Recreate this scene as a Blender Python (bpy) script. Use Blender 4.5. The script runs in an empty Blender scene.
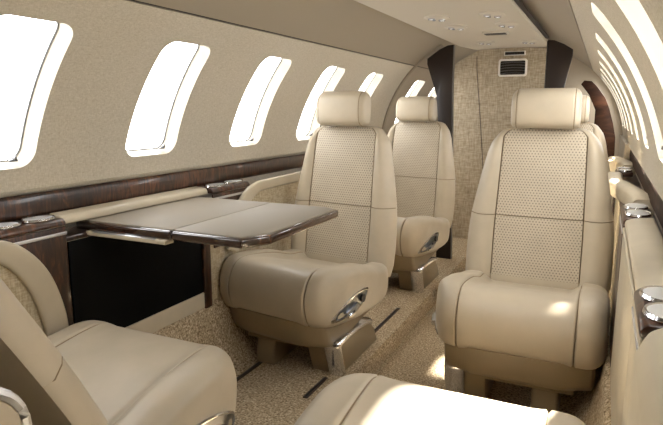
import bpy, bmesh, math, random
from mathutils import Vector, Matrix

random.seed(3)
sc = bpy.context.scene
C = sc.collection
PI = math.pi
CX = -0.705            # cabin centre line

# ------------------------------------------------------------------ materials
def newmat(name):
    m = bpy.data.materials.new(name); m.use_nodes = True
    nt = m.node_tree
    b = nt.nodes.get('Principled BSDF')
    return m, nt, b

def srgb(r, g, b):
    f = lambda c: (c/255/12.92) if c/255 <= .04045 else ((c/255+.055)/1.055)**2.4
    return (f(r), f(g), f(b), 1)

def node(nt, t, **kw):
    n = nt.nodes.new(t)
    for k, v in kw.items():
        if k in n.inputs: n.inputs[k].default_value = v
        else: setattr(n, k, v)
    return n

def coords(nt, scale=(1, 1, 1), rot=(0, 0, 0), kind='Object'):
    tc = nt.nodes.new('ShaderNodeTexCoord'); mp = nt.nodes.new('ShaderNodeMapping')
    mp.inputs['Scale'].default_value = scale; mp.inputs['Rotation'].default_value = rot
    nt.links.new(tc.outputs[kind], mp.inputs['Vector'])
    return mp.outputs['Vector']

def mth(nt, op, a, b=None, clamp=False):
    n = nt.nodes.new('ShaderNodeMath'); n.operation = op; n.use_clamp = clamp
    for i, v in enumerate((a, b)):
        if v is None: continue
        if isinstance(v, (int, float)): n.inputs[i].default_value = v
        else: nt.links.new(v, n.inputs[i])
    return n.outputs[0]

def ramp(nt, fac, stops):
    r = nt.nodes.new('ShaderNodeValToRGB')
    el = r.color_ramp.elements
    while len(el) < len(stops): el.new(.5)
    for e, (p, c) in zip(el, stops): e.position = p; e.color = c
    nt.links.new(fac, r.inputs['Fac'])
    return r.outputs['Color']

def bump(nt, b, h, strength=.3, dist=.002):
    n = nt.nodes.new('ShaderNodeBump')
    n.inputs['Strength'].default_value = strength; n.inputs['Distance'].default_value = dist
    nt.links.new(h, n.inputs['Height']); nt.links.new(n.outputs['Normal'], b.inputs['Normal'])

def plain(name, col, rough=.5, metal=0, coat=0, spec=.5):
    m, nt, b = newmat(name)
    b.inputs['Base Color'].default_value = col; b.inputs['Roughness'].default_value = rough
    b.inputs['Metallic'].default_value = metal; b.inputs['Coat Weight'].default_value = coat
    b.inputs['Coat Roughness'].default_value = .08
    b.inputs['Specular IOR Level'].default_value = spec
    return m

def leather(name, col, rough=.42, perf=False):
    m, nt, b = newmat(name)
    v = coords(nt)
    n1 = node(nt, 'ShaderNodeTexNoise', Scale=420., Detail=2.); nt.links.new(v, n1.inputs['Vector'])
    n2 = node(nt, 'ShaderNodeTexNoise', Scale=9., Detail=3.); nt.links.new(v, n2.inputs['Vector'])
    c0 = tuple(x*.95 for x in col[:3])+(1,); c1 = tuple(min(1, x*1.04) for x in col[:3])+(1,)
    cc = ramp(nt, n2.outputs['Fac'], [(.35, c0), (.65, c1)])
    if perf:
        sx = nt.nodes.new('ShaderNodeSeparateXYZ'); nt.links.new(v, sx.inputs[0])
        P = .0128
        u = mth(nt, 'DIVIDE', sx.outputs['X'], P); w = mth(nt, 'DIVIDE', sx.outputs['Z'], P*.86)
        def dots(du, dw):
            a = mth(nt, 'SUBTRACT', mth(nt, 'FRACT', mth(nt, 'ADD', u, du)), .5)
            bb = mth(nt, 'SUBTRACT', mth(nt, 'FRACT', mth(nt, 'ADD', mth(nt, 'MULTIPLY', w, .5), dw)), .5)
            bb = mth(nt, 'MULTIPLY', bb, 1.72)
            return mth(nt, 'SQRT', mth(nt, 'ADD', mth(nt, 'MULTIPLY', a, a), mth(nt, 'MULTIPLY', bb, bb)))
        d = mth(nt, 'MINIMUM', dots(100., 100.), dots(100.5, 100.5))
        mr = nt.nodes.new('ShaderNodeMapRange'); mr.interpolation_type = 'SMOOTHSTEP'
        nt.links.new(d, mr.inputs['Value']); mr.inputs['From Min'].default_value = .16; mr.inputs['From Max'].default_value = .27
        mx = nt.nodes.new('ShaderNodeMix'); mx.data_type = 'RGBA'
        nt.links.new(mr.outputs[0], mx.inputs['Factor'])
        mx.inputs[6].default_value = tuple(x*.40 for x in col[:3])+(1,)
        nt.links.new(cc, mx.inputs[7]); cc = mx.outputs[2]
        bump(nt, b, mr.outputs[0], .5, .002)
    else:
        bump(nt, b, n1.outputs['Fac'], .12, .001)
    nt.links.new(cc, b.inputs['Base Color'])
    b.inputs['Roughness'].default_value = rough; b.inputs['Specular IOR Level'].default_value = .4
    return m

def weave(name, ca, cb, fx, fz, rough=.85, axes='YZ', streak=6., amt=.25):
    m, nt, b = newmat(name)
    def streaks(sc_):
        n = node(nt, 'ShaderNodeTexNoise', Scale=1., Detail=2., Roughness=.6)
        nt.links.new(coords(nt, sc_), n.inputs['Vector']); return n.outputs['Fac']
    a = {'X': 0, 'Y': 1, 'Z': 2}
    s1 = [fx*.8]*3; s1[a[axes[0]]] = fx; s1[a[axes[1]]] = fx/streak
    s2 = [fz*.8]*3; s2[a[axes[1]]] = fz; s2[a[axes[0]]] = fz/streak
    h = mth(nt, 'MULTIPLY', mth(nt, 'ADD', streaks(s1), streaks(s2)), .5)
    cc = ramp(nt, h, [(.5-amt/2, cb), (.5+amt/2, ca)])
    nt.links.new(cc, b.inputs['Base Color']); b.inputs['Roughness'].default_value = rough
    b.inputs['Specular IOR Level'].default_value = .2
    bump(nt, b, h, .35, .002)
    return m

def carpet(name, ca, cb, cc_):
    m, nt, b = newmat(name)
    v = coords(nt)
    n = node(nt, 'ShaderNodeTexNoise', Scale=120., Detail=3., Roughness=.65); nt.links.new(v, n.inputs['Vector'])
    vo = node(nt, 'ShaderNodeTexVoronoi', Scale=105.); nt.links.new(v, vo.inputs['Vector'])
    h = mth(nt, 'ADD', mth(nt, 'MULTIPLY', n.outputs['Fac'], .75), mth(nt, 'MULTIPLY', vo.outputs['Distance'], .16))
    col = ramp(nt, h, [(.33, cb), (.46, ca), (.60, cc_)])
    nt.links.new(col, b.inputs['Base Color']); b.inputs['Roughness'].default_value = .95
    b.inputs['Specular IOR Level'].default_value = .1
    bump(nt, b, h, .9, .006)
    return m

def wood(name, dark, mid, lite, rough=.18, coat=.3):
    m, nt, b = newmat(name)
    v = coords(nt, (1, 26, 5))
    n = node(nt, 'ShaderNodeTexNoise', Scale=2.2, Detail=5., Roughness=.6, Distortion=1.2); nt.links.new(v, n.inputs['Vector'])
    n2 = node(nt, 'ShaderNodeTexNoise', Scale=3.2, Detail=2.); nt.links.new(coords(nt, (1, 1.2, 1)), n2.inputs['Vector'])
    h = mth(nt, 'ADD', mth(nt, 'MULTIPLY', n.outputs['Fac'], .7), mth(nt, 'MULTIPLY', n2.outputs['Fac'], .3))
    col = ramp(nt, h, [(.36, dark), (.5, mid), (.66, lite)])
    nt.links.new(col, b.inputs['Base Color'])
    b.inputs['Roughness'].default_value = rough + .15
    b.inputs['Coat Weight'].default_value = coat; b.inputs['Coat Roughness'].default_value = .08
    return m

M = {}
LE = srgb(177, 165, 144)
M['leather'] = leather('leather', LE)
M['perf'] = leather('perforated_leather', srgb(181, 169, 149), .5, True)
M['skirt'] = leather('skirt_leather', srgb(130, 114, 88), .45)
M['wall'] = weave('wall_fabric', srgb(208, 201, 187), srgb(178, 169, 150), 300., 300., axes='YZ', streak=4., amt=.36)
M['sidefab'] = weave('side_fabric', srgb(200, 188, 162), srgb(156, 142, 116), 170., 170., axes='YZ', streak=5., amt=.3)
M['ceiling'] = plain('ceiling_vinyl', srgb(150, 140, 124), .55)
M['panel'] = plain('ceiling_panel', srgb(184, 176, 162), .5)
M['bulk'] = weave('bulkhead_fabric', srgb(202, 191, 170), srgb(146, 132, 110), 95., 95., axes='XZ', streak=6., amt=.36)
M['carpet'] = carpet('carpet_loop', srgb(172, 154, 126), srgb(118, 101, 76), srgb(214, 198, 170))
M['wood'] = wood('dark_walnut', srgb(26, 15, 10), srgb(58, 35, 23), srgb(108, 68, 44))
M['wood_gloss'] = wood('table_walnut', srgb(26, 15, 10), srgb(50, 30, 20), srgb(86, 54, 36), .1, 1.)
M['wood_dull_shaded'] = wood('fin_shaded_walnut', srgb(24, 14, 10), srgb(48, 30, 21), srgb(78, 50, 35), .45, 0.)  # matte fin walnut; for the right dado, shade put into the colour
M['wood_dull_shaded'].node_tree.nodes['Principled BSDF'].inputs['Specular IOR Level'].default_value = .12
M['wood2'] = plain('ebony_veneer', srgb(36, 24, 19), .5, 0, .1)
M['chrome'] = plain('chrome', (.74, .77, .83, 1), .11, 1)
M['satin'] = plain('satin_metal', (.74, .745, .76, 1), .40, .95)
M['brushed'] = plain('brushed_metal', (.78, .79, .83, 1), .17, 1)
M['bowl'] = plain('bowl_metal', (.62, .62, .62, 1), .35, .35)
M['steel'] = plain('dark_steel', (.16, .16, .165, 1), .3, 1)
M['black'] = plain('void_shade_black', (.002, .002, .002, 1), .6, 0, 0, .1)  # colour carries the darkness of the unlit table bay
M['dark'] = plain('dark_plastic', (.015, .012, .01, 1), .5)
M['tabletop'] = plain('table_leather', srgb(140, 131, 117), .62, 0, 0, .25)
M['cream'] = leather('cream_vinyl', srgb(188, 177, 155), .4)
M['seam'] = plain('seam_thread', srgb(132, 114, 87), .6)
M['reveal'] = plain('window_reveal', srgb(150, 142, 126), .5)
M['white'] = plain('white_lacquer', srgb(235, 232, 226), .35)
M['galley'] = plain('galley_liner', srgb(160, 149, 132), .45)
M['gasket'] = plain('gasket', srgb(84, 82, 80), .6)
M['track'] = plain('track_metal', (.10, .075, .06, 1), .35, .8)
def pane_mat():
    m = bpy.data.materials.new('clear_pane'); m.use_nodes = True; nt = m.node_tree
    nt.nodes.clear()
    o = nt.nodes.new('ShaderNodeOutputMaterial'); t = nt.nodes.new('ShaderNodeBsdfTransparent')
    g = nt.nodes.new('ShaderNodeBsdfGlossy'); g.inputs['Roughness'].default_value = .02
    mx = nt.nodes.new('ShaderNodeMixShader'); mx.inputs[0].default_value = .04
    nt.links.new(t.outputs[0], mx.inputs[1]); nt.links.new(g.outputs[0], mx.inputs[2]); nt.links.new(mx.outputs[0], o.inputs[0])
    return m
M['pane'] = pane_mat()
def emit(name, col, s):
    m, nt, b = newmat(name)
    b.inputs['Emission Color'].default_value = col; b.inputs['Emission Strength'].default_value = s
    return m
M['lamp'] = emit('lamp_lens', (1, .93, .8, 1), 1.2)

# ------------------------------------------------------------------ mesh helpers
def link(name, me, mat, parent=None, smooth=True, loc=None):
    o = bpy.data.objects.new(name, me); C.objects.link(o)
    if mat is not None: me.materials.append(mat)
    if smooth:
        for p in me.polygons: p.use_smooth = True
    if parent is not None: o.parent = parent
    if loc is not None: o.location = loc
    return o

def mesh(name, vs, fs, mat, parent=None, smooth=True, sharp=None, recalc=True, merge=0):
    me = bpy.data.meshes.new(name); me.from_pydata([tuple(v) for v in vs], [], fs); me.update()
    bm = bmesh.new(); bm.from_mesh(me)
    if merge: bmesh.ops.remove_doubles(bm, verts=bm.verts, dist=merge)
    loose = [v for v in bm.verts if not v.link_faces]
    if loose: bmesh.ops.delete(bm, geom=loose, context='VERTS')
    if recalc: bmesh.ops.recalc_face_normals(bm, faces=bm.faces)
    if sharp is not None:
        for e in bm.edges:
            if len(e.link_faces) == 2 and e.calc_face_angle(0) > math.radians(sharp): e.smooth = False
    bm.to_mesh(me); bm.free()
    return link(name, me, mat, parent, smooth)

class MB:
    """collects shapes of one part into one mesh"""
    def __init__(s): s.v = []; s.f = []
    def add(s, vs, fs):
        k = len(s.v); s.v += [tuple(v) for v in vs]; s.f += [tuple(i+k for i in f) for f in fs]; return s
    def box(s, c, d, bev=0, seg=3, rot=None):
        bm = bmesh.new(); bmesh.ops.create_cube(bm, size=1)
        bmesh.ops.scale(bm, vec=d, verts=bm.verts)
        if bev: bmesh.ops.bevel(bm, geom=list(bm.edges), offset=bev, segments=seg, profile=.5, affect='EDGES')
        if rot: bmesh.ops.rotate(bm, verts=bm.verts, cent=(0, 0, 0), matrix=rot)
        bmesh.ops.translate(bm, vec=c, verts=bm.verts)
        bm.verts.index_update()
        s.add([v.co.copy() for v in bm.verts], [[v.index for v in f.verts] for f in bm.faces]); bm.free(); return s
    def prism(s, pts, ax, a, b, bev=0, seg=2):
        """outline pts (2-D) extruded along axis ax ('X','Y','Z') from a to b"""
        def p3(u, w, t): return {'X': (t, u, w), 'Y': (u, t, w), 'Z': (u, w, t)}[ax]
        bm = bmesh.new()
        f = bm.faces.new([bm.verts.new(p3(u, w, a)) for u, w in pts])
        r = bmesh.ops.extrude_face_region(bm, geom=[f])
        d = Vector(p3(0, 0, b-a))
        bmesh.ops.translate(bm, vec=d, verts=[g for g in r['geom'] if isinstance(g, bmesh.types.BMVert)])
        bmesh.ops.recalc_face_normals(bm, faces=bm.faces)
        if bev:
            es = [e for e in bm.edges if e.calc_face_angle(0) > .5]
            bmesh.ops.bevel(bm, geom=es, offset=bev, segments=seg, profile=.5, affect='EDGES', clamp_overlap=True)
        bm.verts.index_update()
        s.add([v.co.copy() for v in bm.verts], [[v.index for v in q.verts] for q in bm.faces]); bm.free(); return s
    def tube(s, pts, r, n=10, closed=False, flat=1., up=(0, 0, 1)):
        pts = [Vector(p) for p in pts]; k = len(s.v); m = len(pts)
        for i, p in enumerate(pts):
            a = pts[i-1] if (i or closed) else p; b = pts[(i+1) % m] if (i < m-1 or closed) else p
            t = (b-a).normalized(); u = Vector(up)
            if abs(t.dot(u)) > .95: u = Vector((1, 0, 0))
            x = t.cross(u).normalized(); y = x.cross(t)
            rr = r[i] if isinstance(r, (list, tuple)) else r
            for j in range(n):
                an = 2*PI*j/n; s.v.append(tuple(p + x*math.cos(an)*rr + y*math.sin(an)*rr*flat))
        for i in range(m if closed else m-1):
            for j in range(n):
                s.f.append((k+i*n+j, k+((i+1) % m)*n+j, k+((i+1) % m)*n+(j+1) % n, k+i*n+(j+1) % n))
        if not closed:
            s.f.append(tuple(k+j for j in range(n))); s.f.append(tuple(k+(m-1)*n+j for j in reversed(range(n))))
        return s
    def lathe(s, prof, c=(0, 0, 0), n=24, sx=1., sy=1.):
        k = len(s.v)
        for r, z in prof:
            for j in range(n):
                an = 2*PI*j/n; s.v.append((c[0]+r*sx*math.cos(an), c[1]+r*sy*math.sin(an), c[2]+z))
        for i in range(len(prof)-1):
            for j in range(n):
                s.f.append((k+i*n+j, k+i*n+(j+1) % n, k+(i+1)*n+(j+1) % n, k+(i+1)*n+j))
        if prof[0][0] > 1e-6: s.f.append(tuple(k+j for j in range(n)))
        if prof[-1][0] > 1e-6: s.f.append(tuple(k+(len(prof)-1)*n+j for j in range(n)))
        return s
    def build(s, name, mat, parent=None, smooth=True, sharp=35, merge=1e-6):
        return mesh(name, s.v, s.f, mat, parent, smooth, sharp, True, merge)

def loft(loops, cap=True):
    n = len(loops[0]); vs = [p for l in loops for p in l]; fs = []
    for i in range(len(loops)-1):
        for j in range(n):
            fs.append((i*n+j, i*n+(j+1) % n, (i+1)*n+(j+1) % n, (i+1)*n+j))
    if cap:
        fs.append(tuple(range(n))); fs.append(tuple((len(loops)-1)*n+j for j in range(n)))
    return vs, fs

def catmull(pts, per=6, closed=True):
    out = []; m = len(pts)
    rng = range(m) if closed else range(m-1)
    for i in rng:
        g = (lambda k: pts[k % m]) if closed else (lambda k: pts[max(0, min(m-1, k))])
        p0, p1, p2, p3 = g(i-1), g(i), g(i+1), g(i+2)
        for q in range(per):
            t = q/per
            out.append(tuple(.5*((2*b)+(-a+c)*t+(2*a-5*b+4*c-d)*t*t+(-a+3*b-3*c+d)*t**3) for a, b, c, d in zip(p0, p1, p2, p3)))
    if not closed: out.append(tuple(pts[-1]))
    return out

def empty(name, loc=(0, 0, 0), rz=0, label=None, cat=None, group=None):
    o = bpy.data.objects.new(name, None); C.objects.link(o)
    o.empty_display_size = .1
    o.location = loc; o.rotation_euler = (0, 0, rz)
    return tag(o, label, cat, group)

def tag(o, label=None, cat=None, group=None, kind=None):
    if label: o['label'] = label
    if cat: o['category'] = cat
    if group: o['group'] = group
    if kind: o['kind'] = kind
    return o

def copy_tree(o, parent=None):
    c = o.copy(); C.objects.link(c)
    if parent is not None: c.parent = parent
    for ch in list(o.children): copy_tree(ch, c)
    return c

def struct(o): o['kind'] = 'structure'; return o

# ------------------------------------------------------------------ cabin shell
ZC, RAD = .825, .86
Y0, Y1, YG = -1.3, 5.75, 4.2
SHIFT = math.radians(2.7)
TH0, TH1 = math.radians(4), math.radians(45.5)
def arc(th, side, y, inset=0):
    """point of the fuselage liner; side -1 left, +1 right"""
    r = RAD - inset
    if side > 0 and TH0 < th: th += SHIFT*min(1, (th-TH0)/.05)*max(0, min(1, (1.5-th)/.6))
    return (CX + side*r*math.cos(th), y, ZC + r*math.sin(th))
WB, WT = math.radians(8.4), math.radians(38.2)
LEAN = .060

def win_outline(yc, grow=0, n=12):
    """rounded window outline in (y, th): corner arcs, counter-clockwise from bottom right"""
    hb, ht, rr = .136+grow, .131+grow, .052+max(grow, -.03)
    b, t = WB*RAD-grow, WT*RAD+grow; mid = (b+t)/2
    out = []
    for (sx, sy, a0) in ((1, -1, -PI/2), (1, 1, 0), (-1, 1, PI/2), (-1, -1, PI)):
        h = hb if sy < 0 else ht
        cx, cy = sx*(h-rr), (b+rr if sy < 0 else t-rr)
        for i in range(n+1):
            a = a0 + PI/2*i/n
            out.append((cx+rr*math.cos(a), cy+rr*math.sin(a)))
    # bow of the long sides
    res = []
    for (y, s) in out:
        res.append((yc + .012 + y + LEAN*(s-mid)/(t-b), s/RAD))
    return res

def resample_closed(pts, per_edge):
    """pts = corners; split so each run has long sides subdivided"""
    out = []
    for i, p in enumerate(pts):
        q = pts[(i+1) % len(pts)]
        d = math.hypot(q[0]-p[0], (q[1]-p[1])*RAD)
        k = max(1, int(d/per_edge))
        for j in range(k):
            out.append((p[0]+(q[0]-p[0])*j/k, p[1]+(q[1]-p[1])*j/k))
    return out

def wall_side(side, centres, name, mat, ya, yb, split=None):
    bounds = [ya] + [(a+b)/2 for a, b in zip(centres, centres[1:])] + [yb]
    vs, fs = [], []
    NS, NY = 56, 36
    for yc, c0, c1 in zip(centres, bounds, bounds[1:]):
        inner = resample_closed(win_outline(yc), .02)
        # matching outer points along the cell rectangle by angle
        mid = (WB+WT)/2
        rect = []
        for i in range(NY): rect.append((c0+(c1-c0)*i/NY, TH0))
        for i in range(NS): rect.append((c1, TH0+(TH1-TH0)*i/NS))
        for i in range(NY): rect.append((c1-(c1-c0)*i/NY, TH1))
        for i in range(NS): rect.append((c0, TH1-(TH1-TH0)*i/NS))
        # intermediate rings between hole and rectangle need equal counts: sample hole at rect params
        def ang(p): return math.atan2((p[1]-mid)*RAD/.27, (p[0]-yc)/.2)
        ia = [(ang(p), p) for p in inner]; k = min(range(len(ia)), key=lambda i: ia[i][0])
        ia = ia[k:]+ia[:k]
        def hole_at(a):
            m = len(ia)
            for i in range(m):
                a0, p0 = ia[i]; a1, p1 = ia[(i+1) % m]
                if i == m-1: a1 += 2*PI
                for aa in (a, a+2*PI):
                    if a0 <= aa <= a1:
                        t = (aa-a0)/max(1e-9, a1-a0)
                        return (p0[0]+(p1[0]-p0[0])*t, p0[1]+(p1[1]-p0[1])*t)
            return ia[0][1]
        hole = [hole_at(ang(p)) for p in rect]
        n = len(rect); base = len(vs); RN = 7
        for r in range(RN+1):
            t = r/RN
            for h, q in zip(hole, rect):
                vs.append(arc(h[1]+(q[1]-h[1])*t, side, h[0]+(q[0]-h[0])*t))
        for r in range(RN):
            for j in range(n):
                fs.append((base+r*n+j, base+r*n+(j+1) % n, base+(r+1)*n+(j+1) % n, base+(r+1)*n+j))
        wins.append((side, yc))
    # lower return to the wood strip
    k = len(vs)
    x0 = CX+side*RAD*math.cos(TH0); z0 = ZC+RAD*math.sin(TH0)
    for y in (ya, yb): vs += [(x0, y, z0), (CX+side*.868, y, .872), (CX+side*.90, y, .866), (CX+side*.905, y, .69)]
    for i in range(3): fs.append((k+i, k+i+1, k+i+5, k+i+4))
    return struct(mesh(name, vs, fs, mat, smooth=True, sharp=50, merge=1e-4))

wins = []
PIT = .635
cl = [1.69+PIT*k for k in range(-2, 4)]
wall_side(-1, cl, 'wall_left', M['wall'], Y0, YG)
wall_side(-1, [4.60, 5.22], 'wall_left_galley', M['galley'], YG, Y1)
wall_side(1, [1.69+PIT*k for k in range(-1, 7)], 'wall_right', M['wall'], Y0, Y1)

def make_window(i, side, yc):
    root = empty('window_%d' % i); root['kind'] = 'structure'
    o0 = resample_closed(win_outline(yc), .02); o1 = resample_closed(win_outline(yc, -.012), .02)
    n = len(o0)
    def at(pts, depth): return [arc(th, side, y, -depth) for y, th in pts]
    # frame: lip + reveal, going outwards
    if len(o1) != n:
        o1 = [(yc+LEAN*0+(y-yc)*.9, (WB+WT)/2+(t-(WB+WT)/2)*.955) for y, t in o0]
    L = [at(o0, -.0), at(o0, .012), at(o1, .055)]
    vs, fs = loft(L, cap=False)
    mesh('window_frame', vs, fs, M['reveal'], root)
    o2 = [(yc+(y-yc)*.985, (WB+WT)/2+(t-(WB+WT)/2)*.993) for y, t in o1]
    vs, fs = loft([at(o1, .050), at(o1, .056), at(o2, .056), at(o2, .050)], cap=False)
    mesh('gasket', vs, fs, M['gasket'], root, smooth=False)
    # curved pane: rows of the outline
    pv = at(o1, .0545); pf = []
    mid = [(yc+LEAN*(t-(WB+WT)/2)/(WT-WB), t) for y, t in o1]
    k = len(pv); pv += at(mid, .0545)
    for j in range(n):
        pf.append((j, (j+1) % n, k+(j+1) % n, k+j))
    mesh('pane', pv, pf, M['pane'], root, merge=1e-5)
    # little shade pull on the far lower corner
    y, th = yc+.095-LEAN/2, WB+.022
    p = Vector(arc(th, side, y, -.02))
    MB().box(p, (.010, .026, .007), .002, 2).box(p+Vector((-side*.008, 0, .008)), (.012, .008, .012), .002, 2).build('shade_pull', M['steel'], root)
for i, (s, y) in enumerate(wins): make_window(i+1, s, y)

# upper shell between the seams and the ceiling panel, with the seam grooves
def upper(side, name):
    ths = [TH1+.010] + [TH1+.010+(math.radians(112-45.5)-.010)*i/26 for i in range(1, 27)]
    ths = [t for t in ths if t <= PI/2] + [PI/2]
    vs, fs = [], []
    ys = [Y0, YG, Y1]
    for y in ys:
        vs.append(arc(TH1, side, y)); vs.append(arc(TH1+.001, side, y, -.012)); vs.append(arc(TH1+.0085, side, y, -.012))
        for t in ths: vs.append(arc(t, side, y, -.003 if t > TH1+.02 else 0))
    n = len(ths)+3
    for a in range(2):
        for j in range(n-1): fs.append((a*n+j, a*n+j+1, (a+1)*n+j+1, (a+1)*n+j))
    return struct(mesh(name, vs, fs, M['ceiling'], smooth=True, sharp=40))
upper(-1, 'ceiling_left'); upper(1, 'ceiling_right')
# dark seam fillers
for side, nm in ((-1, 'trim_seam_left'), (1, 'trim_seam_right')):
    a, b = arc(TH1+.0005, side, 0, -.006), arc(TH1+.009, side, 0, -.006)
    vs = [(a[0], Y0, a[2]), (a[0], Y1, a[2]), (b[0], Y1, b[2]), (b[0], Y0, b[2])]
    struct(mesh(nm, vs, [(0, 1, 2, 3)], M['dark'], smooth=False))

# dropped ceiling panel, slightly bowed, with a rolled edge
def ceil_z(y): return 1.578 + (.03*max(0, (y-4.3))/.65)
HWP = .296
def ceiling_panel():
    loops = []
    for y in [Y0, 1, 2, 3, 3.9, 4.3, 4.94]:
        z = ceil_z(y); l = []
        N = 14
        for i in range(N+1):
            u = -1+2*i/N; l.append((CX+HWP*u, y, z+.010*(1-u*u)))
        l += [(CX+HWP+.008, y, z+.006), (CX+HWP+.008, y, z+.02), (CX+HWP-.03, y, z+.024), (CX-HWP+.03, y, z+.024), (CX-HWP-.008, y, z+.02), (CX-HWP-.008, y, z+.006)]
        loops.append(l)
    vs, fs = loft(loops)
    return struct(mesh('ceiling', vs, fs, M['panel'], sharp=35))
ceiling_panel()
# dark strips beside the panel: shade of the cove gaps put into colour
for side, nm in ((1, 'cove_shade_right'), (-1, 'cove_shade_left')):
    x = CX+side*(HWP-.004)
    MBx = MB().box((x+side*(.020 if side > 0 else .010), (Y0+4.2)/2, 1.596), (.026 if side > 0 else .016, 4.2-Y0, .008))
    struct(MBx.build(nm, M['dark'], smooth=False))

# floor: raised seat platforms and a dropped aisle, coved up at the sides
AL, AR, AZ = -.895, -.50, -.10
def floor():
    prof = [(-.790, .30), (-.780, .295), (-.765, .28), (-.757, .20), (-.735, .10), (-.70, .035), (-.655, .004), (-.62, 0)]
    pr = [(CX+o, z) for o, z in prof] + [(AL-.015, 0), (AL-.004, -.004), (AL, -.016), (AL+.004, AZ), (AR-.004, AZ), (AR, -.016), (AR+.004, -.004), (AR+.015, 0)]
    pr += [(CX-o, z) for o, z in reversed(prof)]
    vs, fs = [], []
    ys = [Y0+ (Y1-Y0)*i/8 for i in range(9)]
    for y in ys: vs += [(x, y, z) for x, z in pr]
    n = len(pr)
    for a in range(len(ys)-1):
        for j in range(n-1): fs.append((a*n+j, a*n+j+1, (a+1)*n+j+1, (a+1)*n+j))
    return struct(mesh('floor', vs, fs, M['carpet'], sharp=50))
floor()

# end walls
def end_wall(name, y, mat):
    pts = [(CX-.80, -.12), (CX+.80, -.12), (CX+.92, .70)] + [(arc(math.radians(a), 1, y, -.05)[0], arc(math.radians(a), 1, y, -.05)[2]) for a in range(0, 181, 6)] + [(CX-.92, .70)]
    b = MB().prism([(x*1.0, z) for x, z in pts], 'Y', y, y+.02)
    return struct(b.build(name, mat, smooth=False))
end_wall('wall_back', Y0-.02, M['wood'])
end_wall('wall_front', Y1, M['galley'])

# lower side panels, wood dado strip and side ledge (structure)
OI = .785                      # inner face of the side ledge
for side, nm in ((-1, 'left'), (1, 'right')):
    x = lambda o, side=side: CX+side*o
    # fabric lower panel
    b = MB(); b.box((x(OI+.017), (Y0+YG)/2, .50), (.03, YG-Y0, .43), .004)
    struct(b.build('baseboard_'+nm, M['sidefab']))
    # wood dado strip, tilted
    b = MB(); pts = [(x(.872), .868), (x(.893), .862), (x(.893), .792), (x(.878), .790), (x(.869), .80), (x(.866), .855)]
    b.prism(pts, 'Y', Y0, YG, .003)
    struct(b.build('trim_dado_'+nm, M['wood'] if side < 0 else M['wood_dull_shaded']))  # right strip is the same wood, darkened to carry its shade
    # ledge top
    b = MB(); b.prism([(x(OI+.004), .700), (x(.90), .700), (x(.90), .730), (x(OI+.012), .730), (x(OI+.004), .725)], 'Y', Y0, YG, .002)
    struct(b.build('trim_ledge_'+nm, M['wood']))
# liner of the lower cabin behind the partition
for side, nm in ((-1, 'left'), (1, 'right')):
    x = lambda o: CX+side*o
    b = MB(); b.box((x(.86), (YG+Y1)/2, .50), (.05, Y1-YG, .8), .005)
    struct(b.build('wall_'+nm+'_lower', M['galley']))

# arched ring frame where the galley begins
def ring(side, name, a0, a1, y, w, d, mat):
    loops = []
    for i in range(25):
        t = math.radians(a0+(a1-a0)*i/24)
        loops.append([arc(t, side, y, -.002), arc(t, side, y, d), arc(t, side, y+w, d), arc(t, side, y+w, -.002)])
    vs, fs = loft(loops)
    return struct(mesh(name, vs, fs, mat, sharp=30))
ring(-1, 'trim_ring_left', 2, 62, 4.18, .04, .010, M['ceiling'])

# ------------------------------------------------------------------ bulkhead and partition
def bulkhead():
    y = 4.95
    pts = [(-1.22, -.005)]
    pts += [(-.36, -.005), (-.36, 1.60)]
    N = 16
    for i in range(N+1):
        a = math.radians(88+(138-88)*i/N)
        px, _, pz = arc(a, 1, y, .012)
        z = min(pz, ceil_z(y)-.001+.010*max(0, 1-((px-CX)/HWP)**2)) if abs(px-CX) < HWP else pz-.02
        pts.append((px, z))
    pts = [p for p in pts if p[0] >= -1.225]
    root = tag(empty('bulkhead_wall', (0, 0, 0)), None, None)
    root['kind'] = 'structure'; root.name = 'wall_bulkhead'
    MB().prism([p for p in pts if True], 'Y', y, y+.03).build('fabric_panel', M['bulk'], root, smooth=False)
    s = MB().tube([(-1.005, y-.001, 1.56), (-1.0, y-.001, 1.45), (-.95, y-.001, 1.0), (-.91, y-.001, .6), (-.88, y-.001, 0.02)], .003, 6)
    s.build('door_seam', M['track'], root)
bulkhead()

def vent():
    t = empty('air_vent', (-.712, 4.945, 1.457), 0, 'cream framed louvred air vent high on the woven bulkhead', 'vent')
    w, h = .112, .068
    def rr(w, h, r, n=6):
        o = []
        for sx, sy, a0 in ((1, -1, -PI/2), (1, 1, 0), (-1, 1, PI/2), (-1, -1, PI)):
            for i in range(n+1):
                a = a0+PI/2*i/n; o.append((sx*(w-r)+r*math.cos(a), sy*(h-r)+r*math.sin(a) + (.010*(1-(sx*(w-r)/w)**2) if sy > 0 else 0)))
        return o
    a, b = rr(w, h, .02), rr(w-.014, h-.014, .012)
    vs, fs = loft([[(x, .004, z) for x, z in a], [(x, -.012, z) for x, z in a], [(x, -.014, z) for x, z in b], [(x, .0, z) for x, z in b]], cap=False)
    mesh('frame', vs, fs, M['white'], t, sharp=35)
    MB().prism(b, 'Y', -.002, .003).build('backing', M['dark'], t, smooth=False)
    for k in range(5):
        z = -.042+.021*k
        o = MB().tube([(-w+.016, -.006, z-.004), (-w*.5, -.006, z+.001), (0, -.006, z+.003), (w*.5, -.006, z+.001), (w-.016, -.006, z-.004)], .0045, 6)
        o.build('slat', M['steel'], t)
    s = empty('bulkhead_indicator', (-.702, 4.945, 1.572), 0, 'small dark rectangular indicator on the bulkhead just above the louvred vent', 'indicator light')
    MB().box((0, 0, 0), (.17, .012, .034), .004).build('bezel', M['white'], s)
    MB().box((0, -.005, 0), (.15, .008, .022), .002).build('lens', M['dark'], s)
vent()

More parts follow.
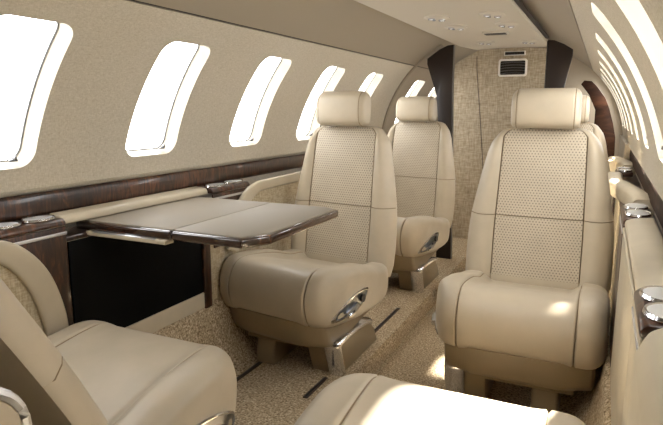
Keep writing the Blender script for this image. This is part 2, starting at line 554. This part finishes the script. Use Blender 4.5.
def partition_post(side, label):
    t = empty('partition_post', (CX+side*.30, YG+.02, 0), 0, label, 'partition')
    w = .030 if side < 0 else 0
    pts = [(.283, 0), (.318, 1.30), (.318, 1.582), (.36, 1.578), (.42, 1.552), (.478+w, 1.515-w*.8), (.478+w, 1.475-w*.8), (.43, 1.22), (.40, .9), (.395, 0)]
    MB().prism([(side*(o-.30), z) for o, z in pts], 'Y', -.02, .02, .003).build('panel', M['wood2'], t)
    MB().prism([(side*(o-.30), z) for o, z in [(.279, 0), (.314, 1.30), (.314, 1.575), (.318, 1.575), (.318, 1.30), (.283, 0)]], 'Y', -.022, .022).build('edge_trim', M['steel'], t)
partition_post(-1, 'tall dark partition panel between the rear left seat and the woven bulkhead')
partition_post(1, 'dark partition panel beside the ceiling edge, above the front right seat')
def fin():
    t = empty('divider_fin', (.02, 4.28, 0), 0, 'dark curved wooden divider against the right windows behind the right seats', 'divider')
    ox = [(-.185, 1.29), (-.166, 1.315), (-.12, 1.31), (-.085, 1.275), (-.03, 1.20), (.0, 1.13), (.03, 1.03), (.050, .94), (.055, .78), (.055, .0), (-.10, .0), (-.10, .85), (-.085, 1.0), (-.085, 1.12), (-.13, 1.22)]
    MB().prism([(x, z) for x, z in ox], 'Y', -.02, .02, .003).build('panel', M['wood_dull_shaded'], t)
fin()

# ------------------------------------------------------------------ ceiling fixtures
def light_unit(x, y, label):
    t = empty('reading_light', (x, y, ceil_z(y)+.009-.010*((x-CX)/HWP)**2), 0, label, 'light', 'ceiling reading lights')
    pr = [(.001, -.006), (.062, -.006), (.072, -.003), (.075, .002), (.075, .006)]
    MB().lathe(pr, (0, 0, 0), 28, .85, 1.25).build('plate', M['panel'], t)
    for dx, dy in ((-.020, -.030), (.020, .030)):
        r = MB().lathe([(.018, -.006), (.018, -.013), (.012, -.013), (.012, -.008)], (dx, dy, 0), 16).build('bezel', M['chrome'], t)
        MB().lathe([(.0, -.0085), (.011, -.0085), (.0115, -.006)], (dx, dy, 0), 12).build('lens', M['lamp'], r)
    MB().lathe([(.0, -.011), (.008, -.011), (.010, -.006)], (-.022, .030, 0), 12).build('button', M['steel'], t)
for (x, y, l) in [(-.82, 2.99, 'nearest ceiling reading light on the left side of the ceiling panel'),
                  (-.81, 3.37, 'middle ceiling reading light on the left side of the panel'),
                  (-.80, 4.2, 'ceiling reading light on the left, closest to the bulkhead vent'),
                  (-.54, 2.99, 'ceiling reading light nearest along the dark right edge of the panel'),
                  (-.53, 3.37, 'middle ceiling reading light along the right edge of the panel'),
                  (-.515, 4.25, 'ceiling reading light at the right corner by the bulkhead')]:
    light_unit(x, y, l)
for (x, y, l) in [(-.54, 1.15, 'added unseen ceiling light above the aisle, overhead on the right'), (-.82, 1.15, 'added unseen ceiling light above the aisle, overhead on the left')]:
    light_unit(x, y, l)  # added unseen pair, housings for the fill spots
def spot(p, q, e, ang):  # added fill lamps that brighten the front seats
    l = bpy.data.lights.new('added_fill_spot', 'SPOT'); l.energy = e; l.spot_size = math.radians(ang); l.spot_blend = 1; l.shadow_soft_size = .05; l.color = (1, .94, .86)
    o = bpy.data.objects.new('added_fill_spot', l); C.objects.link(o); o.location = p
    o.rotation_euler = (Vector(q)-Vector(p)).to_track_quat('-Z', 'Y').to_euler()
spot((-.54, 1.15, 1.565), (-.19, 2.35, .72), 55, 52)
spot((-.82, 1.15, 1.565), (-1.14, 2.5, .95), 22, 46)
t = empty('cabin_sign', (-.645, 3.70, ceil_z(3.7)+.008), 0, 'dark rectangular passenger sign in the ceiling panel between the reading lights', 'sign')
MB().box((0, 0, -.003), (.15, .105, .012), .004).build('bezel', M['panel'], t)
MB().box((0, 0, -.007), (.125, .075, .01), .002).build('lens', M['dark'], t)

# ------------------------------------------------------------------ seat
def mark_seams(o, test):
    """stitched seam faces get the thread colour"""
    o.data.materials.append(M['seam'])
    for p in o.data.polygons:
        if test(p.center): p.material_index = 1

def seat_cushion(parent, s, HW=.292):
    # stations across the width; side bolsters rise, ends are rounded
    st = [-HW + 2*HW*i/60 for i in range(61)]
    st += [-HW+.001, -HW+.003, HW-.001, HW-.003, -HW+.006, HW-.006]
    SE = .192
    st = [x for x in st if not any(abs(x-g) < .0068 for g in (-SE, SE))]
    for g in (-SE, SE): st += [g-.0060, g-.0018, g, g+.0018, g+.0060]
    st = sorted(set(round(x, 5) for x in st))
    loops = []
    for x in st:
        a = abs(x)
        b = max(0, min(1, (a-.150)/.06)); b = b*b*(3-2*b)
        pr = [(-.060, .476+.008*b), (-.115, .450+.006*b), (-.148, .388), (-.143, .318), (-.115, .262), (-.05, .246),
              (.15, .235), (.36, .250), (.425, .30), (.415, .372+.035*b), (.30, .395+.032*b), (.17, .428+.036*b), (.05, .462+.018*b)]
        pts = catmull(pr, 6)
        d = HW-a; R = .060
        e = 1 if d > R else math.sqrt(max(0, 1-((R-d)/R)**2))
        k = .70+.30*e if d <= R else 1
        if abs(a-SE) < .001: k *= .962
        elif abs(a-SE) < .003: k *= .975
        q = max(0, (a-.17)/(HW-.17)); fr = (.075 if x*s > 0 else .015)*q**1.8       # plan rounding of the front corners
        cy, cz = .13, .345
        lp = []; X = x*(1.075 if x*s > 0 else 1)
        for (y, z) in pts:
            yy = cy+(y-cy)*k; zz = cz+(z-cz)*k
            if y < .15: yy += fr*(.15-y)/.30
            lp.append((X, yy, zz))
        loops.append(lp)
    vs, fs = loft(loops)
    o = mesh('seat_cushion', vs, fs, M['leather'], parent, sharp=60)
    mark_seams(o, lambda c: abs(abs(c.x/(1.075 if c.x*s > 0 else 1))-SE) < .0019)
    return o

def seat_skirt(parent):
    loops = []
    for x, k in [(-.262, .90), (-.260, .96), (-.25, 1), (-.15, 1), (0, 1), (.15, 1), (.25, 1), (.260, .96), (.262, .90)]:
        pr = [(-.105, .285), (-.128, .270), (-.124, .24), (-.110, .180), (-.098, .160), (-.07, .152), (.12, .17), (.37, .235), (.40, .26)]
        cy, cz = .1, .22
        loops.append([(x, cy+(y-cy)*k + .04*max(0, abs(x)-.15)/.1*(y < 0), cz+(z-cz)*k) for y, z in pr])
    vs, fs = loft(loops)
    return mesh('skirt', vs, fs, M['skirt'], parent, sharp=50)

def seat_back(parent):
    # stations up the backrest: z, half width, front y, thickness
    key = [(.345, .290, .402, .07), (.40, .300, .405, .085), (.50, .301, .418, .09), (.60, .297, .432, .09), (.67, .290, .442, .09), (.75, .276, .454, .088),
           (.85, .256, .470, .085), (.93, .239, .484, .08), (.98, .222, .494, .075), (1.01, .200, .502, .07), (1.03, .182, .509, .06), (1.040, .158, .516, .045), (1.045, .13, .525, .025)]
    def at(z):
        for a, b in zip(key, key[1:]):
            if a[0] <= z <= b[0]:
                t = (z-a[0])/(b[0]-a[0]); return [a[i]+(b[i]-a[i])*t for i in range(4)]
        return list(key[-1])
    zs = [.345+.0125*i for i in range(57)]
    zs = [z for z in zs if z < 1.04 and abs(z-.668) > .009] + [.661, .6662, .668, .6698, .675, 1.025, 1.035, 1.040, 1.043, 1.045]
    zs = sorted(set(round(z, 4) for z in zs))
    XI = .180
    loops = []; info = []
    for z in zs:
        _, w, yf, th = at(z)
        xi = min(XI-.012*max(0, (z-.6)/.4), w*.83)
        hg = abs(z-.668) < .001
        row = []
        # front across: outer bolster, groove, panel, groove, bolster
        side = []
        for i in range(9):      # from outer edge inwards to groove
            t = i/8; x = w+(xi+.0026-w)*(1-(1-t)**1.6); side.append(x)
        xs = [-x for x in side] + [-xi] + [-xi+.0026+(2*xi-.0052)*i/22 for i in range(23)] + [xi] + list(reversed(side))
        for x in xs:
            a = abs(x)
            if a <= xi+.001:
                d = .006*(1-(a/xi)**2)           # gently crowned panel
            else:
                t = (a-xi)/max(.01, w-xi)
                d = .022*math.sin(PI*min(1, t*1.15))*min(1, max(0, (1.02-z)/.05))
                if t > .55: d -= th*.42*(1-math.sqrt(max(0, 1-((t-.55)/.45)**2)))
            if abs(a-xi) < 1e-6: d = -.008
            if hg: d -= .007
            row.append((x, yf-d, z))
        # back across
        for i in range(13):
            u = 1-2*i/12; x = w*.985*u
            row.append((x, yf+th*(.62+.38*math.sqrt(max(0, 1-u*u*.98))), z))
        loops.append(row)
    vs, fs = loft(loops)
    n = len(loops[0])
    shell, panel_u, panel_l = [], [], []
    lo, hi = 9, 9+24
    for f in fs:
        if len(f) > 4: shell.append(f); continue
        i, j = divmod(f[0], n)
        if lo <= j < hi and .40 < zs[i] < 1.04:
            (panel_u if zs[i] >= .6679 else panel_l).append(f)
        else: shell.append(f)
    seam = []
    for f in list(shell)+list(panel_u)+list(panel_l):
        if len(f) > 4: continue
        i, j = divmod(f[0], n)
        if j < 42 and (.6660 < zs[i] < .6696): seam.append(f)
        elif j in (8, 9, 32, 33) and .40 < zs[i] < 1.03: seam.append(f)
    sset = set(seam)
    r = mesh('backrest', vs, [f for f in shell if f not in sset], M['leather'], parent, sharp=60)
    mesh('seam', vs, seam, M['seam'], r, sharp=60)
    panel_u = [f for f in panel_u if f not in sset]; panel_l = [f for f in panel_l if f not in sset]
    mesh('perforated_panel', vs, panel_u, M['perf'], r, sharp=60)
    mesh('perforated_panel', vs, panel_l, M['perf'], r, sharp=60)
    return r

def headrest(parent):
    loops = []
    W = .136
    st = [-W+2*W*i/40 for i in range(41)] + [-W+.0012, W-.0012, -W+.004, W-.004]
    G = .113
    st = [x for x in st if not .0003 < abs(abs(x)-G) < .0045] + [s*(G+d) for s in (-1, 1) for d in (-.0045, -.0017, 0, .0017, .0045)]
    st = sorted(set(round(x, 5) for x in st))
    for x in st:
        a = abs(x); d = W-a; R = .035
        e = 1 if d > R else math.sqrt(max(0, 1-((R-d)/R)**2))
        pr = [(.425, 1.125), (.434, 1.178), (.462, 1.205), (.49, 1.208), (.515, 1.19), (.522, 1.13), (.518, 1.062), (.50, 1.046), (.46, 1.045), (.432, 1.066)]
        pts = catmull(pr, 5)
        k = .60+.40*e
        if abs(a-G) < .0004: k *= .965
        cy, cz = .475, 1.125
        loops.append([(x, cy+(y-cy)*k, cz+(z-cz)*(k if z > cz else .5+.5*k)) for y, z in pts])
    vs, fs = loft(loops)
    h = mesh('headrest', vs, fs, M['leather'], parent, sharp=60)
    mark_seams(h, lambda c: abs(abs(c.x)-G) < .0018)
    return h

def seat_base(parent, s):
    """s = +1: aisle side is +x"""
    b = MB()
    b.box((0, .17, .135), (.40, .40, .04), .008)
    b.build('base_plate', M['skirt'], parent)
    # wall-side leg
    b = MB(); x = -s*.105
    b.prism([(-.035, 0), (-.03, .10), (.0, .15), (.34, .15), (.40, .06), (.42, 0)], 'X', x-.048, x+.048, .012, 3)
    b.build('leg', M['skirt'], parent)
    # aisle-side leg with a bright cap
    b = MB(); x = s*.180
    out = [(.015, 0), (-.03, .12), (-.035, .145), (-.02, .160), (.10, .163), (.25, .155), (.33, .137), (.40, .07), (.44, 0)]
    b.prism(out, 'X', x-.072, x+.070, .006, 2)
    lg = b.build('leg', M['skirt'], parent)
    path = catmull([(.010, .004), (-.012, .06), (-.034, .12), (-.038, .152), (-.02, .166), (.08, .168), (.18, .164), (.26, .156), (.332, .138)], 5, closed=False)
    loops = []
    for i, (y, z) in enumerate(path):
        p = path[max(0, i-1)]; q = path[min(len(path)-1, i+1)]
        ty, tz = q[0]-p[0], q[1]-p[1]; l = math.hypot(ty, tz); ny, nz = -tz/l, ty/l
        lp = []
        for (dx, dn) in ((-.036, -.012), (-.036, .000), (-.030, .007), (-.016, .012), (0, .0135), (.016, .012), (.030, .007), (.036, .000), (.036, -.012)):
            lp.append((x+s*.048+dx*1.05, y+ny*dn, z+nz*dn))
        loops.append(lp)
    vs, fs = loft(loops)
    mesh('chrome_cap', vs, fs, M['brushed'], lg, sharp=40)['label'] = 'polished chrome cap along the leg'

def recline_control(parent, s, cushion):
    """metal control plate set into the aisle side of the cushion, following its surface"""
    from mathutils.bvhtree import BVHTree
    me = cushion.data
    bv = BVHTree.FromPolygons([v.co for v in me.vertices], [tuple(p.vertices) for p in me.polygons])
    def P(y, z, c):
        h, n, _, _ = bv.ray_cast(Vector((s*.6, y, z)), Vector((-s, 0, 0)))
        if h is None: h, n, _, _ = bv.find_nearest(Vector((s*.3, y, z)))
        return Vector((h.x+s*c, y, z))
    out = [(-.065, .275), (.01, .280), (.12, .300), (.168, .335), (.180, .366), (.115, .372), (.02, .354), (-.045, .318)]
    ol = catmull(out, 5)
    c0 = (sum(p[0] for p in ol)/len(ol), sum(p[1] for p in ol)/len(ol))
    sc_ = lambda f, g: [(c0[0]+(y-c0[0])*f, c0[1]+(z-c0[1])*g) for y, z in ol]
    inn, inn2 = sc_(.88, .80), sc_(.45, .40)
    vs, fs = loft([[P(y, z, -.01) for y, z in ol], [P(y, z, .003) for y, z in ol], [P(y, z, .005) for y, z in sc_(.94, .9)], [P(y, z, .0045) for y, z in inn], [P(y, z, .002) for y, z in inn]], cap=False)
    pl = mesh('recline_control', vs, fs, M['chrome'], parent, sharp=35)
    vs, fs = loft([[P(y, z, .002) for y, z in inn], [P(y, z, .002) for y, z in inn2], [P(c0[0]+(y-c0[0])*.02, c0[1]+(z-c0[1])*.02, .002) for y, z in ol]])
    mesh('recess', vs, fs, M['steel'], pl, smooth=False)
    MB().tube([P(.0, .294, .008), P(.04, .305, .012), P(.085, .318, .008)], [.013, .017, .013], 10).build('lever', M['chrome'], pl)
    MB().tube([P(.128, .334, .0), P(.128, .334, .012)], .017, 14).build('knob', M['dark'], pl)

def make_seat(name, s, label, back=True):
    t = empty(name, (0, 0, 0), 0, label, 'seat')
    cu = seat_cushion(t, s); seat_skirt(t)
    seat_base(t, s); recline_control(t, s, cu)
    if back:
        bk = seat_back(t)
        hr = headrest(t)
        for sx in (-1, 1):
            MB().tube([(sx*.06, .545, .99), (sx*.06, .50, 1.075)], .008, 8).build('headrest_post', M['chrome'], hr)
    return t

G = 'cream leather cabin seats'
L1 = make_seat('lounge_chair', 1, 'cream leather cabin seat facing the camera, drawn up to the folding table'); L1['group'] = G
L1.location = (-1.188, 2.07, 0)
def swivel(seat, deg):
    m = Matrix.Translation((0, .15, 0)) @ Matrix.Rotation(math.radians(deg), 4, 'Z') @ Matrix.Translation((0, -.15, 0))
    for c in seat.children:
        if c.name.split('.')[0] not in ('leg', 'base_plate'): c.matrix_local = m @ c.matrix_local
swivel(L1, -8)
R1 = make_seat('lounge_chair', -1, 'large cream cabin seat right of the aisle, directly before the woven bulkhead'); R1['group'] = G
R1.location = (-.227, 2.10, 0)
L2 = copy_tree(L1); L2.location = (-1.205, 3.31, 0); L2['label'] = 'cream cabin seat farther back, behind the seat at the table'
R2 = copy_tree(R1); R2.location = (-.225, 3.34, 0); R2['label'] = 'mostly hidden cream seat behind the large right seat, only headrest edge showing'
L0 = copy_tree(L1); L0.location = (-1.135, 1.115, 0)
# the near seats face away from the camera: aisle side stays on the same side, so mirror the kit
L0n = copy_tree(R1); L0n.location = (-1.15, 1.125, 0); L0n.rotation_euler = (0, 0, PI)
L0n['label'] = 'near cream seat at the lower left, facing the table, seen from behind its backrest'
def drop(o):
    for ch in list(o.children): drop(ch)
    bpy.data.objects.remove(o)
drop(L0)
for c in L0n.children:      # reclined further
    if c.name.split('.')[0] in ('backrest', 'headrest'):
        pv = Vector((0, .40, .40))
        c.matrix_local = Matrix.Translation((0, -.085, .012)) @ Matrix.Translation(pv) @ Matrix.Rotation(math.radians(-18), 4, 'X') @ Matrix.Translation(-pv)
# armrest ring handle on the aisle side of the near left seat
RC = (.655, .612)
pad = MB().prism([(RC[0]+.088*math.cos(2*PI*i/32), RC[1]+.088*math.sin(2*PI*i/32)) for i in range(32)], 'X', -.335, -.300, .010, 3).build('armrest_cap', M['leather'], L0n)
hk = MB().tube([(-.330, RC[0]+.090*math.cos(a), RC[1]+.090*math.sin(a)) for a in [2*PI*i/32 for i in range(32)]], .010, 8, closed=True)
hk.build('ring', M['satin'], pad)
# near right seat: backrest laid flat into a berth
R0 = make_seat('lounge_chair', 1, 'near cream seat at bottom centre, only its sunlit cushion in view', back=False); R0['group'] = G
R0.location = (-.255, 1.155, 0); R0.rotation_euler = (0, 0, PI)
tmp = seat_back(R0)
ang = math.radians(-72)
tmp.location = (0, 0, 0)
piv = Vector((0, .43, .385))
mat = Matrix.Translation(Vector((0, .50, .36))) @ Matrix.Rotation(ang, 4, 'X') @ Matrix.Translation(-piv)
tmp.matrix_local = mat

# ------------------------------------------------------------------ side furniture
def cup(parent, x, y, z, sx=.055, sy=.042):
    pr = [(1.0, 0), (1.06, .004), (1.0, .010), (.88, .0085), (.80, .002), (.66, -.008), (.3, -.013), (0, -.014)]
    c = MB().lathe([(r, h) for r, h in pr[:4]], (x, y, z), 28, sx, sy).build('cup_holder', M['brushed'], parent)
    MB().lathe([(.90, .0086), (.78, .003), (.6, -.001), (.3, -.003), (0, -.0035)], (x, y, z), 28, sx, sy).build('bowl', M['bowl'], c)
    return c

def console(side, y0, y1, label, face='wood', zlo=.29):
    yc = (y0+y1)/2
    t = empty('cup_console', (CX+side*(OI+.03), yc, 0), 0, label, 'console', 'wood cup consoles')
    h = (y1-y0)/2-.002; x = lambda o: side*(o-OI-.03)
    b = MB(); b.prism([(x(OI-.006), .768), (x(.862), .768), (x(.862), .790), (x(OI+.004), .790), (x(OI-.006), .780)], 'Y', -h, h, .004)
    b.build('top', M['wood'], t)
    b = MB(); b.box((x(OI-.001), 0, (zlo+.766)/2), (.008, 2*h-.004, .766-zlo), .003)
    b.build('face_panel', M['wood' if face == 'wood' else 'cream'], t)
    b = MB(); b.box((x(OI-.0055), 0, .745), (.003, 2*h, .010), .001)
    b.build('metal_strip', M['satin'], t)
    for k in (-1, 1):
        cup(t, x(.822), k*h*.48, .790, .036, h*.42)
    return t
console(-1, .97, 1.215, 'wood console with two metal cup holders at the left edge, before the table')
console(-1, 1.95, 2.24, 'small wood console with metal cup holders behind the far edge of the table', zlo=.53)
console(1, .97, 1.19, 'wood console with bright oval cup holders at the right edge, nearest the camera', 'cream')
console(1, 1.955, 2.26, 'wood console with metal cup holders at the far end of the sunlit right ledge pad')
console(1, 3.42, 3.68, 'farther right wood console, seen past the shoulder of the right seat')

def ledge_pad(side, y0, y1, label, z0=.012):
    t = empty('ledge_pad', (CX+side*(OI+.04), (y0+y1)/2, 0), 0, label, 'ledge pad')
    h = (y1-y0)/2-.003; x = lambda o: side*(o-OI-.04)
    b = MB(); b.prism([(x(OI+z0), .7668), (x(.862), .7668), (x(.862), .800), (x(OI+.026), .794), (x(OI+z0+.003), .785)], 'Y', -h, h, .006, 3)
    b.build('pad', M['cream'], t)
    return t
ledge_pad(-1, 1.215, 1.95, 'cream padded ledge between the folding table and the left wood strip')
pr_ = ledge_pad(1, 1.19, 1.955, 'sunlit cream ledge pad beside the large right seat', -.002)
# right-hand stowed table lid under the pad
t = empty('stowed_table_panel', (CX+OI-.002, 1.573, 0), 0, 'plain cream panel closing the right table bay below the sunlit ledge', 'panel')
MB().box((.002, 0, .52), (.008, .75, .46), .006).build('panel', M['cream'], t)
MB().box((.001, 0, .758), (.010, .75, .010), .003).build('lip', M['cream'], t)

# table bay on the left, shade of its void painted as a flat black panel
t = empty('table_bay', (CX-OI+.004, 1.64, 0), 0, 'table bay in the left side panel under the folding table, its shaded opening a flat black panel', 'table bay')
MB().box((.0, -.1035, .5375), (.008, .646, .355), .002).build('recess', M['black'], t)
MB().box((.0, -.08, .325), (.014, .68, .068), .004).build('sill', M['cream'], t)
MB().box((.004, .245, .497), (.022, .045, .42), .004).build('end_post', M['wood'], t)

def armrest(side, y0, y1, label, hook0=True, hook1=False, cheek=False):
    """padded arm rail sweeping down at its ends, over a fabric insert"""
    yc = (y0+y1)/2
    t = empty('armrest_rail', (CX+side*(OI-.020), yc, 0), 0, label, 'armrest')
    a, b = y0-yc, y1-yc
    q = lambda y, z, o, w: (side*o, y, z, w)
    def hook(e, d): return ([q(e, .40, 0, .040)] if d > 0 else [])+[q(e-d*.005, .50, 0, .040), q(e-d*.045, .625, 0, .039), q(e-d*.115, .715, 0, .034), q(e-d*.20, .755, 0, .027), q(e-d*.30, .765, 0, .024)]
    path = hook(a, -1) if hook0 else [q(a, .775, .085, .034), q(a+.14, .785, .075, .034), q(a+.34, .785, .042, .036), q(a+.56, .780, .012, .036)]
    path += [q((a+b)/2+(.12 if hook0 or hook1 else .2), .775 if not (hook0 or hook1) else .768, .004 if not (hook0 or hook1) else -.002, .026)]
    path += list(reversed(hook(b, 1))) if hook1 else [q(b-.16, .775, .004, .034), q(b-.06, .772, .008, .030), q(b, .765, .012, .024)]
    pp = catmull(path, 8, closed=False)
    loops = []
    for i, p4 in enumerate(pp):
        p = Vector(p4[:3]); w = p4[3]
        d = (Vector(pp[min(i+1, len(pp)-1)][:3])-Vector(pp[max(i-1, 0)][:3])).normalized()
        n = Vector((1, 0, 0)); n = (n-d*n.dot(d)).normalized(); u = d.cross(n)
        lp = []
        for k in range(20):
            an = 2*PI*k/20; ca, sa = math.cos(an), math.sin(an)
            ex = lambda v: math.copysign(abs(v)**.55, v)
            lp.append(p+n*ex(ca)*(.012 if (hook0 or hook1) else .036)+u*ex(sa)*w)
        loops.append(lp)
    vs, fs = loft(loops)
    mesh('arm_pad', vs, fs, M['cream'], t, sharp=60)
    if hook0 or hook1:
        d = 1 if hook1 else -1; e = b if hook1 else a
        zb = .40 if hook1 else .52
        o = [(e-d*.02, zb), (e-d*.05, .625), (e-d*.115, .705), (e-d*.20, .745), (e-d*.30, .755), ((a if hook1 else b), .755), ((a if hook1 else b), zb)]
        MB().prism(o, 'X', side*.009-.003, side*.009+.003).build('fabric_insert', M['sidefab'], t, smooth=False)
    return t
AX = 'left'
armrest(-1, .10, 1.135, 'cream curved armrest on the left wall beside the near left seat', False, True)
armrest(-1, 2.06, 3.10, 'cream curved armrest on the left wall beside the seat at the table', True, False)
armrest(1, 2.27, 3.38, 'cream armrest roll on the right wall beside the large right seat', False, False)
armrest(1, 3.70, 4.12, 'small far cream armrest on the right ledge by the curved wooden divider', False, False)
t = empty('side_cheek', (CX+OI, .60, 0), 0, 'plain cream side cheek filling the lowest right corner', 'armrest')
MB().prism([(-.012, .28), (.10, .28), (.10, .80), (.03, .80), (.004, .785), (-.012, .745)], 'Y', -.6, .365, .012, 3).build('pad', M['cream'], t)
# cream side cheek in front of the near left seat
# ------------------------------------------------------------------ folding table
def table():
    z = .765
    t = empty('folding_table', (-1.19, 1.605, 0), 0, 'two-leaf folding table with taupe leather top and dark wood edge', 'table')
    X0, XS, X1, Ya, Yb = -1.555, -1.155, -.855, 1.305, 1.895
    def leaf(x0, x1, chamfer):
        o = [(x0, Ya), (x1-.045, Ya), (x1, Ya+.085), (x1, Yb-.03), (x1-.05, Yb), (x0, Yb)] if chamfer else [(x0, Ya), (x1, Ya), (x1, Yb), (x0, Yb)]
        o = [(x+1.19, y-1.605) for x, y in o]
        b = MB().prism(o, 'Z', z-.032, z-.004, .007, 3).build('table_leaf', M['wood_gloss'], t)
        cx_, cy_ = (x0+x1)/2+1.19, (Ya+Yb)/2-1.605
        i = []
        for x, y in o:
            i.append((x-math.copysign(.012, x-cx_) if (chamfer and x > cx_) else x-math.copysign(.0008, x-cx_), y-math.copysign(.012, y-cy_)))
        MB().prism(i, 'Z', z-.006, z, .002, 2).build('leather_inset', M['tabletop'], b)
        return b
    leaf(X0, XS-.0015, False); leaf(XS+.0015, X1, True)
    MB().box((XS+1.19, 0, z-.034), (.03, .5, .006), .002).build('hinge', M['satin'], t)
    for ya in (Ya+.012, Yb-.04):
        MB().box((-1.335+1.19, ya-1.605, z-.0395), (.33, .04, .015), .004).build('support_arm', M['cream'], t)
    MB().box((-1.34+1.19, Ya+.002-1.605, z-.0325), (.26, .02, .003)).build('slide_rail', M['satin'], t)
table()

# ------------------------------------------------------------------ seat tracks in the carpet
def track(x, y0, y1, label):
    t = empty('seat_track', (x, (y0+y1)/2, 0), 0, label, 'seat track')
    h = (y1-y0)/2
    MB().box((0, 0, .002), (.020, 2*h, .005), .001).build('rail', M['track'], t)
    MB().box((0, 0, .0045), (.006, 2*h-.01, .002)).build('slot', M['dark'], t)
track(-.988, 1.84, 2.03, 'short dark seat track in front of the chrome-capped leg of the table seat')
track(-.988, 2.585, 2.98, 'short dark seat track behind the chrome-capped leg of the table seat')
track(-1.32, 1.60, 2.06, 'dark seat track running under the wall side of the table seat')

# ------------------------------------------------------------------ light
w = bpy.data.worlds.new('sky'); sc.world = w; w.use_nodes = True
bg = w.node_tree.nodes['Background']
bg.inputs['Color'].default_value = (.985, .99, 1.0, 1); bg.inputs['Strength'].default_value = 11.5

def sun(d, e, ang=.6):
    l = bpy.data.lights.new('sun', 'SUN'); l.energy = e; l.angle = math.radians(ang); l.color = (1, .95, .87)
    o = bpy.data.objects.new('sun', l); C.objects.link(o)
    o.rotation_euler = Vector(d).to_track_quat('-Z', 'Y').to_euler()
sun((-.40, -.70, -1), 110, 4)

# light portals in the window openings so the daylight is sampled well
for (s, yc) in wins:
    th = (WB+WT)/2
    l = bpy.data.lights.new('window_portal', 'AREA'); l.shape = 'RECTANGLE'; l.size = .27; l.size_y = .50
    l.cycles.is_portal = True
    o = bpy.data.objects.new('window_portal', l); C.objects.link(o)
    p = Vector(arc(th, s, yc, -.075)); o.location = p
    th += SHIFT if s > 0 else 0
    n = Vector((-s*math.cos(th), 0, -math.sin(th)))
    z = -n; x = Vector((0, 1, 0)); y = z.cross(x)
    o.matrix_world = Matrix.Translation(p) @ Matrix((x, y, z)).transposed().to_4x4()

# ------------------------------------------------------------------ camera
cam = bpy.data.cameras.new('camera'); co = bpy.data.objects.new('camera', cam); C.objects.link(co)
F = 570.; vp = (606., 110.); W_, H_ = 663., 425.
a = Vector((vp[0]-W_/2, vp[1]-H_/2, F))
yv = a.normalized()
up = Vector((0, -F, a[1])).normalized()
xv = yv.cross(up)
# rows: world axes in camera (x right, y down, z forward) coords
R = Matrix((xv, yv, up))
right = R @ Vector((1, 0, 0)); down = R @ Vector((0, 1, 0)); fwd = R @ Vector((0, 0, 1))
mw = Matrix((right, -down, -fwd)).transposed().to_4x4()
mw.translation = Vector((0, 0, 1.12))
co.matrix_world = mw
cam.sensor_fit = 'HORIZONTAL'; cam.sensor_width = 36; cam.lens = F/W_*36; cam.clip_start = .02
sc.camera = co

vs_ = sc.view_settings
vs_.view_transform = 'Standard'; vs_.look = 'None'; vs_.gamma = 1; vs_.use_curve_mapping = False
vs_.exposure = -0.05
sc.cycles.max_bounces = 14; sc.cycles.diffuse_bounces = 8; sc.cycles.transparent_max_bounces = 12
sc.cycles.use_denoising = True
